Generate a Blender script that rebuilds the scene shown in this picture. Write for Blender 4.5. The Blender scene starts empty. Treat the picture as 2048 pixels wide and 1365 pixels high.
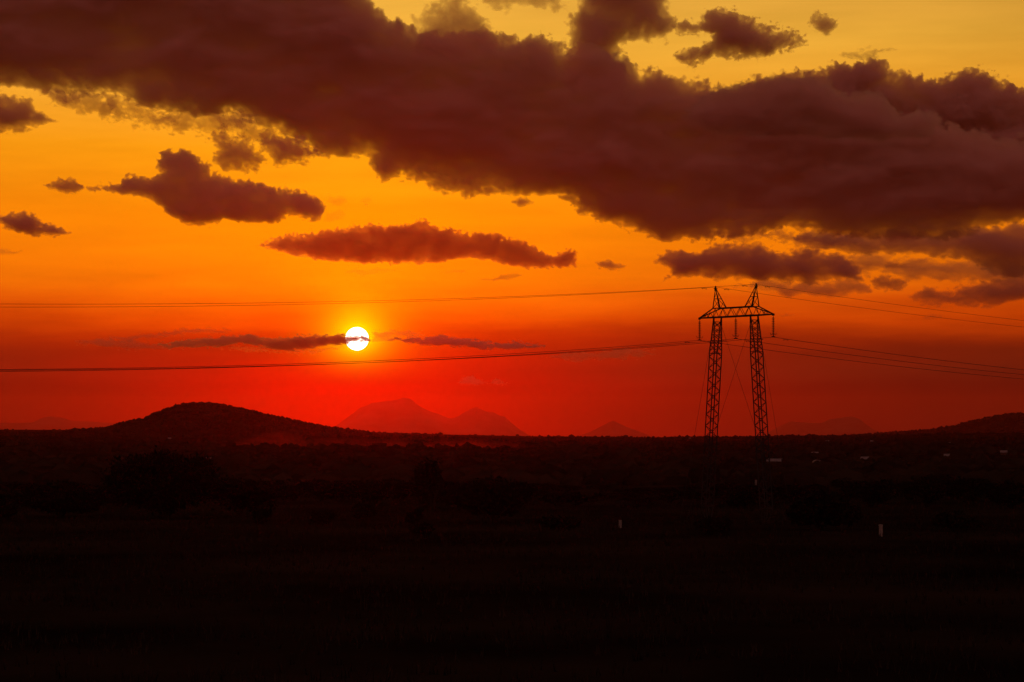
import bpy, math, random
import numpy as np
from mathutils import Vector, Matrix

R = math.radians
C = bpy.context.scene.collection
scene = bpy.context.scene
random.seed(7)

# ---------------------------------------------------------------- camera
FPX = 4980.0                       # focal length in pixels of the 2048 px wide photograph
CAM = Vector((0.0, 0.0, 10.4))
PITCH = math.atan(183.5 / FPX)
cd = bpy.data.cameras.new('camera')
cam = bpy.data.objects.new('camera', cd)
C.objects.link(cam)
cam.location = CAM
cam.rotation_euler = (math.pi / 2 + PITCH, 0, 0)
cd.sensor_width = 36.0
cd.lens = 36.0 * FPX / 2048.0
cd.clip_start = 0.5
cd.clip_end = 200000.0
scene.camera = cam

# ---------------------------------------------------------------- render settings
scene.render.engine = 'CYCLES'
cy = scene.cycles
cy.use_denoising = True
cy.max_bounces = 7
cy.diffuse_bounces = 2
cy.volume_bounces = 5
cy.transparent_max_bounces = 48
cy.sample_clamp_indirect = 4.0
vs = scene.view_settings
vs.view_transform = 'Standard'
vs.look = 'None'
vs.gamma = 1.0
vs.exposure = 0.0
vs.use_curve_mapping = False

# ---------------------------------------------------------------- sun direction
def ray(px, py):
    x = (px - 1024.0) / FPX
    y = (682.5 - py) / FPX
    cp, sp = math.cos(PITCH), math.sin(PITCH)
    return Vector((x, cp - y * sp, sp + y * cp))

SUN = ray(714, 678).normalized()
SUN_EL = math.asin(SUN.z)
SUN_AZ = math.atan2(SUN.x, SUN.y)

# ---------------------------------------------------------------- world: dusk sky
def build_world():
    w = bpy.data.worlds.new('World')
    scene.world = w
    w.use_nodes = True
    nt = w.node_tree
    N, L = nt.nodes, nt.links
    for n in list(N):
        N.remove(n)
    out = N.new('ShaderNodeOutputWorld')
    bg = N.new('ShaderNodeBackground')
    bg.inputs[1].default_value = 1.0
    L.new(bg.outputs[0], out.inputs[0])
    tc = N.new('ShaderNodeTexCoord')
    sep = N.new('ShaderNodeSeparateXYZ')
    L.new(tc.outputs['Generated'], sep.inputs[0])

    def m(op, a, b=None, c=None, clamp=False):
        n = N.new('ShaderNodeMath')
        n.operation = op
        n.use_clamp = clamp
        for i, v in enumerate((a, b, c)):
            if v is None:
                continue
            if isinstance(v, (int, float)):
                n.inputs[i].default_value = v
            else:
                L.new(v, n.inputs[i])
        return n.outputs[0]

    def vmul(a, f):
        n = N.new('ShaderNodeVectorMath')
        n.operation = 'SCALE'
        if isinstance(a, tuple):
            n.inputs[0].default_value = a
        else:
            L.new(a, n.inputs[0])
        if isinstance(f, (int, float)):
            n.inputs['Scale'].default_value = f
        else:
            L.new(f, n.inputs['Scale'])
        return n.outputs[0]

    def vadd(a, b):
        n = N.new('ShaderNodeVectorMath')
        n.operation = 'ADD'
        L.new(a, n.inputs[0])
        L.new(b, n.inputs[1])
        return n.outputs[0]

    def smooth(v, lo, hi):
        n = N.new('ShaderNodeMapRange')
        n.interpolation_type = 'SMOOTHSTEP'
        L.new(v, n.inputs[0])
        n.inputs[1].default_value = lo
        n.inputs[2].default_value = hi
        n.inputs[3].default_value = 0.0
        n.inputs[4].default_value = 1.0
        return n.outputs[0]

    zc = m('MINIMUM', m('MAXIMUM', sep.outputs[2], -1.0), 1.0)
    el = m('MULTIPLY', m('ARCSINE', zc), 180 / math.pi)
    # streaks: faint drifting layers of high thin cirrus and stratus (in direction space, stretched along the horizon)
    mp = N.new('ShaderNodeMapping')
    L.new(tc.outputs['Generated'], mp.inputs[0])
    mp.inputs['Rotation'].default_value = (0, R(-7), 0)
    mp.inputs['Scale'].default_value = (5.0, 5.0, 42.0)
    nz = N.new('ShaderNodeTexNoise')
    L.new(mp.outputs[0], nz.inputs[0])
    nz.inputs['Scale'].default_value = 2.6
    nz.inputs['Detail'].default_value = 6.0
    nz.inputs['Roughness'].default_value = 0.55
    streak = m('SUBTRACT', nz.outputs[0], 0.5)
    el2 = m('ADD', el, m('MULTIPLY', streak, 0.65))

    hl = m('SQRT', m('ADD', m('MULTIPLY', sep.outputs[0], sep.outputs[0]), m('ADD', m('MULTIPLY', sep.outputs[1], sep.outputs[1]), 1e-8)))
    hd = m('DIVIDE', m('ADD', m('MULTIPLY', sep.outputs[0], math.sin(SUN_AZ)), m('MULTIPLY', sep.outputs[1], math.cos(SUN_AZ))), hl)
    daz = m('MULTIPLY', m('ARCCOSINE', m('MINIMUM', m('MAXIMUM', hd, -1.0), 1.0)), 180 / math.pi)
    dt = N.new('ShaderNodeVectorMath')
    dt.operation = 'DISTANCE'
    L.new(tc.outputs['Generated'], dt.inputs[0])
    dt.inputs[1].default_value = tuple(SUN)
    th = m('MULTIPLY', dt.outputs['Value'], 180 / math.pi)       # angle from the sun, degrees (chord)

    def ramp(stops, el_in):
        """stops: (elevation deg, (r,g,b)); position is elevation/90 warped by a square root"""
        fac = m('SQRT', m('DIVIDE', m('MAXIMUM', el_in, 0.0), 90.0))
        r = N.new('ShaderNodeValToRGB')
        L.new(fac, r.inputs[0])
        cr = r.color_ramp
        cr.interpolation = 'LINEAR'
        while len(cr.elements) < len(stops):
            cr.elements.new(0.5)
        for e, (d, c) in zip(cr.elements, stops):
            e.position = math.sqrt(d / 90.0)
        for e, (d, c) in zip(cr.elements, stops):
            e.color = (*c, 1)
        return r.outputs[0]

    near = ramp(NEAR, el2)
    far = ramp(FAR, el2)
    wgt = m('POWER', math.e, m('DIVIDE', m('SQRT', m('ADD', m('MULTIPLY', daz, daz), 2.0)), -4.6))
    mix = N.new('ShaderNodeMix')
    mix.data_type = 'RGBA'
    L.new(m('MULTIPLY', wgt, 1.36), mix.inputs[0])
    L.new(far, mix.inputs[6])
    L.new(near, mix.inputs[7])
    # the glow fades away from the sunset side
    fade = m('ADD', 0.06, m('MULTIPLY', 0.94, m('POWER', math.e, m('MULTIPLY', m('MAXIMUM', m('SUBTRACT', th, 14.0), 0.0), -1 / 22.0))))
    sky = vmul(mix.outputs[2], fade)
    sky = vmul(sky, m('ADD', 1.0, m('MULTIPLY', streak, 0.42)))
    # aureole, reddened and dimmed towards the horizon
    low = smooth(el, 0.9, 2.3)
    h1 = m('MULTIPLY', m('POWER', math.e, m('MULTIPLY', m('MAXIMUM', m('SUBTRACT', th, 0.27), 0.0), -1 / 0.37)), low)
    h2 = m('MULTIPLY', m('POWER', math.e, m('MULTIPLY', th, -1 / 1.1)), low)
    sky = vadd(sky, vmul((0.5, 0.85, 0.0), h1))
    sky = vadd(sky, vmul((0.6, 0.08, 0.0), h2))
    disc = m('SUBTRACT', 1.0, smooth(th, 0.258, 0.272))
    sky = vadd(sky, vmul((6.0, 5.2, 4.6), disc))
    # added reddish fill in the sky opposite the sunset, brightens the cloud fronts
    east_fill = m('MULTIPLY', smooth(daz, 40.0, 130.0), m('ADD', 0.3, m('MULTIPLY', 0.7, smooth(el, 4.0, 45.0))))
    sky = vadd(sky, vmul((0.36, 0.135, 0.118), east_fill))
    # clear upper air
    ns = N.new('ShaderNodeTexSky')
    ns.sky_type = 'NISHITA'
    ns.sun_disc = False
    ns.sun_elevation = SUN_EL
    ns.sun_rotation = SUN_AZ
    ns.air_density = 1.0
    ns.dust_density = 4.0
    tint = N.new('ShaderNodeVectorMath')
    tint.operation = 'MULTIPLY'
    L.new(ns.outputs[0], tint.inputs[0])
    tint.inputs[1].default_value = (0.0012, 0.001, 0.0006)
    sky = vadd(sky, tint.outputs[0])
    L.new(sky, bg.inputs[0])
    w.cycles.sampling_method = 'MANUAL'
    w.cycles.sample_map_resolution = 1024

NEAR = [(0, (.16, .0, .0)), (.8, (.22, .0, .0)), (1.1, (.42, .0, 0)), (1.6, (.6, .003, 0)), (2.0, (.7, .010, 0)), (2.25, (.8, .025, 0)),
        (2.6, (1.0, .09, 0)), (3.5, (1.25, .28, 0)), (5, (1.15, .325, .0)), (6.5, (1.02, .37, .004)), (8.9, (.95, .47, .045)),
        (10.5, (.87, .45, .06)), (15, (.36, .2, .06)), (25, (.09, .06, .03)), (45, (.018, .016, .015)), (90, (.008, .008, .010))]
FAR = [(0, (.07, .006, .004)), (1.0, (.045, .005, .003)), (1.45, (.085, .012, .004)), (1.9, (.13, .013, .003)), (2.15, (.23, .019, .002)), (2.6, (.55, .05, .001)),
       (3.1, (.71, .083, .002)), (3.5, (.79, .14, .002)), (5, (.95, .235, .002)), (6.5, (.97, .325, .005)), (9, (.82, .40, .040)),
       (10.5, (.68, .33, .044)), (15, (.30, .16, .05)), (25, (.08, .055, .03)), (45, (.016, .015, .015)), (90, (.008, .008, .010))]
build_world()

# ---------------------------------------------------------------- sun lamp
sl = bpy.data.lights.new('sun', 'SUN')
sl.energy = 0.076
sl.angle = R(0.5)
sl.color = (1.0, 0.025, 0.003)
so = bpy.data.objects.new('sun', sl)
C.objects.link(so)
so.rotation_euler = SUN.to_track_quat('Z', 'Y').to_euler()

# ================================================================ helpers
def tag(o, label=None, cat=None, group=None, kind=None):
    if label: o['label'] = label
    if cat: o['category'] = cat
    if group: o['group'] = group
    if kind: o['kind'] = kind
    return o

def mesh_np(name, v, f, mat=None):
    """v: (n,3) array, f: (m,k) array of equal-sized faces"""
    me = bpy.data.meshes.new(name)
    v = np.asarray(v, dtype=np.float32)
    f = np.asarray(f, dtype=np.int32)
    k = f.shape[1]
    me.vertices.add(len(v))
    me.vertices.foreach_set('co', v.ravel())
    me.loops.add(f.size)
    me.loops.foreach_set('vertex_index', f.ravel())
    me.polygons.add(len(f))
    me.polygons.foreach_set('loop_start', np.arange(0, f.size, k, dtype=np.int32))
    me.polygons.foreach_set('loop_total', np.full(len(f), k, dtype=np.int32))
    me.update(calc_edges=True)
    me.validate()
    if mat: me.materials.append(mat)
    return me

def link(name, me, parent=None, loc=None):
    o = bpy.data.objects.new(name, me)
    C.objects.link(o)
    if parent is not None: o.parent = parent
    if loc is not None: o.location = loc
    return o

def empty(name, loc, rz=0.0):
    o = bpy.data.objects.new(name, None)
    C.objects.link(o)
    o.location = loc
    o.rotation_euler = (0, 0, rz)
    return o

class MB:
    """collects triangles / quads for one mesh"""
    def __init__(self):
        self.v, self.f = [], []
    def add(self, vs, fs):
        b = len(self.v)
        self.v += [tuple(p) for p in vs]
        self.f += [tuple(i + b for i in q) for q in fs]
    def bar(self, a, b, w, w2=None):
        """square-section bar"""
        a, b = Vector(a), Vector(b)
        d = (b - a).normalized()
        up = Vector((0, 0, 1)) if abs(d.z) < 0.9 else Vector((1, 0, 0))
        s = d.cross(up).normalized()
        u = s.cross(d).normalized()
        h = w / 2
        h2 = (w2 or w) / 2
        vs = [a + s * x * h + u * y * h for x, y in ((-1, -1), (1, -1), (1, 1), (-1, 1))]
        vs += [b + s * x * h2 + u * y * h2 for x, y in ((-1, -1), (1, -1), (1, 1), (-1, 1))]
        self.add(vs, [(3, 2, 1, 0), (4, 5, 6, 7), (0, 1, 5, 4), (1, 2, 6, 5), (2, 3, 7, 6), (3, 0, 4, 7)])
    def angle_iron(self, a, b, w, t=0.012, ref=None):
        """L-section steel angle"""
        a, b = Vector(a), Vector(b)
        d = (b - a).normalized()
        up = Vector(ref) if ref is not None else (Vector((0, 0, 1)) if abs(d.z) < 0.9 else Vector((1, 0, 0)))
        s = d.cross(up).normalized()
        u = s.cross(d).normalized()
        prof = [(0, 0), (w, 0), (w, t), (t, t), (t, w), (0, w)]
        vs = [a + s * (x - w * .4) + u * (y - w * .4) for x, y in prof] + [b + s * (x - w * .4) + u * (y - w * .4) for x, y in prof]
        fs = [(i, (i + 1) % 6, (i + 1) % 6 + 6, i + 6) for i in range(6)]
        fs += [(3, 2, 1, 0), (5, 4, 3, 0), (6, 7, 8, 9), (6, 9, 10, 11)]
        self.add(vs, fs)
    def tube(self, pts, r, n=6):
        pts = [Vector(p) for p in pts]
        rings = []
        for i, p in enumerate(pts):
            d = (pts[min(i + 1, len(pts) - 1)] - pts[max(i - 1, 0)]).normalized()
            up = Vector((0, 0, 1)) if abs(d.z) < 0.9 else Vector((1, 0, 0))
            s = d.cross(up).normalized()
            u = s.cross(d)
            rr = r[i] if isinstance(r, (list, tuple)) else r
            rings.append([p + s * math.cos(k * 2 * math.pi / n) * rr + u * math.sin(k * 2 * math.pi / n) * rr for k in range(n)])
        vs = [q for g in rings for q in g]
        fs = []
        for i in range(len(pts) - 1):
            for k in range(n):
                fs.append((i * n + k, i * n + (k + 1) % n, (i + 1) * n + (k + 1) % n, (i + 1) * n + k))
        fs.append(tuple(range(n))[::-1])
        fs.append(tuple((len(pts) - 1) * n + k for k in range(n)))
        self.add(vs, fs)
    def lathe(self, prof, n=12, c=(0, 0, 0)):
        vs = [(c[0] + r * math.cos(k * 2 * math.pi / n), c[1] + r * math.sin(k * 2 * math.pi / n), c[2] + z) for r, z in prof for k in range(n)]
        fs = []
        for i in range(len(prof) - 1):
            for k in range(n):
                fs.append((i * n + k, i * n + (k + 1) % n, (i + 1) * n + (k + 1) % n, (i + 1) * n + k))
        fs.append(tuple(range(n))[::-1])
        fs.append(tuple((len(prof) - 1) * n + k for k in range(n)))
        self.add(vs, fs)
    def box(self, x0, x1, y0, y1, z0, z1):
        self.add([(x0, y0, z0), (x1, y0, z0), (x1, y1, z0), (x0, y1, z0), (x0, y0, z1), (x1, y0, z1), (x1, y1, z1), (x0, y1, z1)],
                 [(3, 2, 1, 0), (4, 5, 6, 7), (0, 1, 5, 4), (1, 2, 6, 5), (2, 3, 7, 6), (3, 0, 4, 7)])
    def data(self, name, mat):
        me = bpy.data.meshes.new(name)
        me.from_pydata(self.v, [], self.f)
        me.update()
        me.materials.append(mat)
        return me
    def build(self, name, mat, parent=None, loc=None):
        return link(name, self.data(name, mat), parent, loc)

def copy_tree(o, parent=None):
    c = o.copy()
    C.objects.link(c)
    c.parent = parent
    for ch in o.children:
        copy_tree(ch, c)
    return c

# ---- numpy gradient noise
_rng = np.random.RandomState(11)
_perm = _rng.permutation(256).astype(np.int32)
_perm = np.concatenate([_perm, _perm, _perm])
_ang = _rng.rand(256) * 2 * np.pi
_gx, _gy = np.cos(_ang), np.sin(_ang)
def noise2(x, y):
    xi = np.floor(x).astype(np.int32)
    yi = np.floor(y).astype(np.int32)
    xf, yf = x - xi, y - yi
    xi &= 255
    yi &= 255
    u = xf * xf * xf * (xf * (xf * 6 - 15) + 10)
    v = yf * yf * yf * (yf * (yf * 6 - 15) + 10)
    def g(ix, iy, fx, fy):
        h = _perm[_perm[ix] + iy] & 255
        return _gx[h] * fx + _gy[h] * fy
    x1, y1 = (xi + 1) & 255, (yi + 1) & 255
    a = g(xi, yi, xf, yf)
    b = g(x1, yi, xf - 1, yf)
    c = g(xi, y1, xf, yf - 1)
    d = g(x1, y1, xf - 1, yf - 1)
    return (a + u * (b - a) + v * (c - a + u * (a - b - c + d))) * 1.5
def fbm(x, y, o=5, gain=0.5, seed=0.0):
    s, a, t = 0.0, 1.0, 0.0
    for i in range(o):
        s = s + a * noise2(x + seed * 17.3 + i * 31.7, y + seed * 9.1 + i * 11.3)
        t += a
        a *= gain
        x, y = x * 2.03, y * 2.03
    return s / t
def billow(x, y, o=4, gain=0.5, seed=0.0):
    s, a, t = 0.0, 1.0, 0.0
    for i in range(o):
        s = s + a * (1 - 2.2 * np.abs(noise2(x + seed * 13.7 + i * 21.7, y + seed * 7.7 + i * 41.3)))
        t += a
        a *= gain
        x, y = x * 2.07, y * 2.07
    return s / t

# ---- materials
def mat_new(name):
    m = bpy.data.materials.new(name)
    m.use_nodes = True
    return m, m.node_tree.nodes, m.node_tree.links

def mat_noise(name, c1, c2, scale=1.0, rough=0.9, metal=0.0, detail=6.0, bump=0.0):
    m, N, L = mat_new(name)
    b = N['Principled BSDF']
    tc = N.new('ShaderNodeTexCoord')
    nz = N.new('ShaderNodeTexNoise')
    nz.inputs['Scale'].default_value = scale
    nz.inputs['Detail'].default_value = detail
    L.new(tc.outputs['Object'], nz.inputs[0])
    r = N.new('ShaderNodeValToRGB')
    r.color_ramp.elements[0].position = 0.35
    r.color_ramp.elements[1].position = 0.65
    r.color_ramp.elements[0].color = (*c1, 1)
    r.color_ramp.elements[1].color = (*c2, 1)
    L.new(nz.outputs[0], r.inputs[0])
    L.new(r.outputs[0], b.inputs['Base Color'])
    b.inputs['Roughness'].default_value = rough
    b.inputs['Metallic'].default_value = metal
    b.inputs['Specular IOR Level'].default_value = 0.0 if rough >= 0.9 else 0.2
    if bump:
        bp = N.new('ShaderNodeBump')
        bp.inputs['Strength'].default_value = bump
        L.new(nz.outputs[0], bp.inputs['Height'])
        L.new(bp.outputs[0], b.inputs['Normal'])
    return m

def mat_volume(name, density, color=(0.9, 0.9, 0.9), g=0.6):
    m, N, L = mat_new(name)
    N.remove(N['Principled BSDF'])
    pv = N.new('ShaderNodeVolumePrincipled')
    pv.inputs['Color'].default_value = (*color, 1)
    pv.inputs['Density'].default_value = density
    pv.inputs['Anisotropy'].default_value = g
    L.new(pv.outputs[0], N['Material Output'].inputs['Volume'])
    return m

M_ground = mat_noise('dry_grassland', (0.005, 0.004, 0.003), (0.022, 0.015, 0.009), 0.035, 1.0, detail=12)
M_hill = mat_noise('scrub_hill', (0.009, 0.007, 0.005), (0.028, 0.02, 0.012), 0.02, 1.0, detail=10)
M_rock = mat_noise('far_rock', (0.06, 0.05, 0.04), (0.11, 0.09, 0.07), 0.004, 1.0, detail=8)
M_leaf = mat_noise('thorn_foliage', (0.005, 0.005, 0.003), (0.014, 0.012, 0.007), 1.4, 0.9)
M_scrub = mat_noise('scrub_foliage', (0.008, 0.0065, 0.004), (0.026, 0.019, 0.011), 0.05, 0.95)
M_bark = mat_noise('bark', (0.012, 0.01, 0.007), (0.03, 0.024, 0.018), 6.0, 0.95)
M_grass = mat_noise('dry_grass', (0.01, 0.007, 0.004), (0.032, 0.023, 0.014), 0.3, 1.0)
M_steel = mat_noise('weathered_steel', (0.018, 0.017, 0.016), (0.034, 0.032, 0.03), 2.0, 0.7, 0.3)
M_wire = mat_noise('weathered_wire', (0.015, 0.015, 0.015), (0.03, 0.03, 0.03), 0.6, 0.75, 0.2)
M_glass = mat_noise('brown_porcelain', (0.06, 0.025, 0.015), (0.09, 0.04, 0.02), 4.0, 0.35)
M_roof = mat_noise('corrugated_sheet', (0.10, 0.10, 0.105), (0.18, 0.175, 0.17), 1.2, 0.6, 0.0)
M_mud = mat_noise('mud_wall', (0.06, 0.04, 0.026), (0.1, 0.066, 0.044), 1.5, 0.95)
M_door = mat_noise('plank_door', (0.05, 0.035, 0.025), (0.09, 0.06, 0.04), 3.0, 0.9)
M_post = mat_noise('whitewashed_concrete', (0.15, 0.14, 0.125), (0.28, 0.26, 0.235), 5.0, 0.85)

# ================================================================ terrain
# eye-level horizon sits at photo row 866; crest heights of the plain are read off the skyline
HZ = 866.0
SKY_X = np.array([-900, 0, 150, 300, 650, 760, 900, 1100, 1300, 1450, 1600, 1750, 1880, 2048, 3000], float)
SKY_Y = np.array([860, 858, 859, 859, 858, 861, 865, 868, 869, 869, 868, 867, 865, 863, 862], float)
CREST_R = 4200.0
def ground_z(x, y):
    x = np.asarray(x, float)
    y = np.asarray(y, float)
    r = np.hypot(x, y)
    px = 1024 + FPX * x / np.maximum(y, 1.0)
    px = np.where(y < 1, 1024 + np.sign(x) * 3000, px)
    crest = CAM.z + (HZ - np.interp(px, SKY_X, SKY_Y)) / FPX * CREST_R - 4.0
    t = np.clip((r - 500) / (CREST_R - 500), 0, 1)
    t = t * t * (3 - 2 * t)
    after = np.clip((r - CREST_R) / 9000, 0, 1)
    z = t * crest - after * 45
    z = z + fbm(x / 90, y / 90, 4, seed=2) * np.clip(r / 900, 0.25, 1.6) * 0.55
    z = z + fbm(x / 700, y / 700, 3, seed=5) * np.clip((r - 300) / 2500, 0, 1) * 5
    return z

def build_ground():
    nr, na = 260, 300
    rr = np.concatenate([[0.0], np.geomspace(6, 30000, nr)])
    # fine angular steps in front of the camera, coarse elsewhere
    aa = np.concatenate([np.linspace(-0.32, 0.32, na), np.linspace(0.32, 2 * np.pi - 0.32, 90)[1:-1]])
    A, Rr = np.meshgrid(aa, rr[1:])
    X, Y = Rr * np.sin(A), Rr * np.cos(A)
    Z = ground_z(X, Y)
    n = len(aa)
    v = np.stack([X.ravel(), Y.ravel(), Z.ravel()], 1)
    v = np.concatenate([v, [[0, 0, float(ground_z(0.0, 0.1))]]])
    i = np.arange(nr - 1)[:, None] * n
    j = np.arange(n)[None, :]
    j1 = (j + 1) % n
    q = np.stack([i + j, i + j1, i + n + j1, i + n + j], -1).reshape(-1, 4)
    q = q[:, ::-1]
    c = len(v) - 1
    tri = np.stack([np.full(n, c), np.arange(n), (np.arange(n) + 1) % n, np.full(n, c)], 1)
    me = bpy.data.meshes.new('ground')
    faces = [tuple(r) for r in q.tolist()] + [(c, b, a) for _, a, b, _ in tri.tolist()]
    me.from_pydata(v.tolist(), [], faces)
    me.update()
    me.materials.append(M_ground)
    me.shade_smooth()
    o = link('ground', me)
    tag(o, kind='structure')
build_ground()

def skyline_hill(name, label, prof, dist, depth, mat, rough=0.0, seed=1.0, base=-30.0, nx=240, ny=40, ridge=0.35):
    """a hill whose crest follows the photographed skyline profile, built as a rounded ridge with its own depth"""
    prof = np.array(prof, float)
    px = np.linspace(prof[0, 0], prof[-1, 0], nx)
    crest = CAM.z + (HZ - np.interp(px, prof[:, 0], prof[:, 1])) / FPX * dist
    k = np.ones(5) / 5
    cp = np.pad(crest, 2, mode='edge')
    crest = np.convolve(cp, k, mode='valid')
    xs = (px - 1024) / FPX * dist
    t = np.linspace(-1, 1, ny)
    T, Xs = np.meshgrid(t, xs)
    H = crest[:, None] - base
    shape = np.clip(1 - np.abs(T) ** 1.6, 0, 1)
    gul = fbm(Xs / (depth * ridge), T * 2.2, 5, seed=seed)
    Zz = base + H * shape * (1 + rough * gul * (1 - shape) * 1.6) + rough * 0.02 * H * fbm(Xs / (depth * 0.06), T * 9, 4, seed=seed + 3)
    Yy = dist + T * depth * (1 + 0.15 * fbm(Xs / depth, T * 0, 3, seed=seed + 1))
    v = np.stack([Xs.ravel(), Yy.ravel(), Zz.ravel()], 1)
    cx, cyy = float(xs.mean()), dist
    v[:, 0] -= cx
    v[:, 1] -= cyy
    i = np.arange(nx - 1)[:, None] * ny
    j = np.arange(ny - 1)[None, :]
    q = np.stack([i + j, i + ny + j, i + ny + j + 1, i + j + 1], -1).reshape(-1, 4)
    me = mesh_np(name, v, q, mat)
    me.shade_smooth()
    o = link(name, me, loc=(cx, cyy, 0))
    tag(o, label, 'hill' if 'mountain' not in name else 'mountain', kind='structure')
    return o, (xs, crest)

HILL_L = [(150, 862), (200, 860), (235, 856), (262, 845), (290, 841), (315, 832), (340, 821), (362, 812), (385, 809), (420, 809), (440, 811), (465, 817),
          (500, 824), (540, 834), (570, 840), (600, 846), (640, 855), (690, 861), (740, 868)]
HILL_R = [(1700, 872), (1780, 866), (1860, 861), (1900, 854), (1925, 849), (1950, 842), (1962, 841), (1985, 834), (2010, 829), (2035, 827), (2060, 830), (2120, 838), (2250, 850), (2400, 866)]
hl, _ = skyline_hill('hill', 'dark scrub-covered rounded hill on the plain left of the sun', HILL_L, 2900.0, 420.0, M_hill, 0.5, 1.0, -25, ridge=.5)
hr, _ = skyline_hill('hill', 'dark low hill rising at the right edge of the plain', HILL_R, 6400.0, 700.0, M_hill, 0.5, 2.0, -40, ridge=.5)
MT = 25000.0
skyline_hill('mountain', 'hazy twin-peaked mountain on the horizon below the sun',
             [(640, 874), (676, 850), (692, 838), (708, 826), (722, 815), (735, 812), (742, 807), (770, 803), (795, 800), (805, 797), (815, 796), (826, 801), (838, 812), (860, 823), (880, 829), (895, 836), (905, 838), (916, 833), (930, 824),
              (942, 818), (954, 814), (964, 820), (975, 824), (985, 824), (1003, 833), (1010, 833), (1022, 845), (1040, 860), (1060, 872)], MT, 1700, M_rock, 0.6, 4.0, -80, ridge=.3)
skyline_hill('mountain', 'small faint cone-shaped mountain on the horizon left of the pylon',
             [(1160, 872), (1185, 862), (1205, 852), (1218, 845), (1226, 842), (1234, 845), (1250, 853), (1275, 862), (1300, 872)], MT, 1200, M_rock, 0.6, 5.0, -80, ridge=.3)
skyline_hill('mountain', 'faint flat-topped mountain on the horizon just right of the pylon',
             [(1530, 874), (1552, 858), (1570, 848), (1582, 843), (1600, 845), (1625, 846), (1645, 846), (1662, 838), (1680, 836), (1700, 833), (1708, 835), (1720, 846), (1735, 858), (1755, 872)], MT + 2500, 1600, M_rock, 0.6, 6.0, -80, ridge=.3)
skyline_hill('mountain', 'faint hazy mountain on the horizon at the far left edge',
             [(-150, 862), (0, 846), (40, 846), (75, 845), (85, 838), (97, 833), (112, 834), (126, 836), (140, 842), (190, 844), (240, 848), (300, 870)], MT + 1500, 1600, M_rock, 0.6, 7.0, -80, ridge=.3)

# ================================================================ clouds
def sdf(poly, X, Y):
    P = np.array(poly, float)
    Q = np.roll(P, -1, axis=0)
    d2 = np.full(X.shape, 1e18)
    inside = np.zeros(X.shape, bool)
    for (ax, ay), (bx, by) in zip(P, Q):
        ex, ey = bx - ax, by - ay
        t = np.clip(((X - ax) * ex + (Y - ay) * ey) / (ex * ex + ey * ey + 1e-9), 0, 1)
        dx, dy = X - ax - t * ex, Y - ay - t * ey
        d2 = np.minimum(d2, dx * dx + dy * dy)
        if ay != by:
            c = ((ay > Y) != (by > Y)) & (X < (bx - ax) * (Y - ay) / (by - ay) + ax)
            inside ^= c
    d = np.sqrt(d2)
    return np.where(inside, d, -d)

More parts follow.
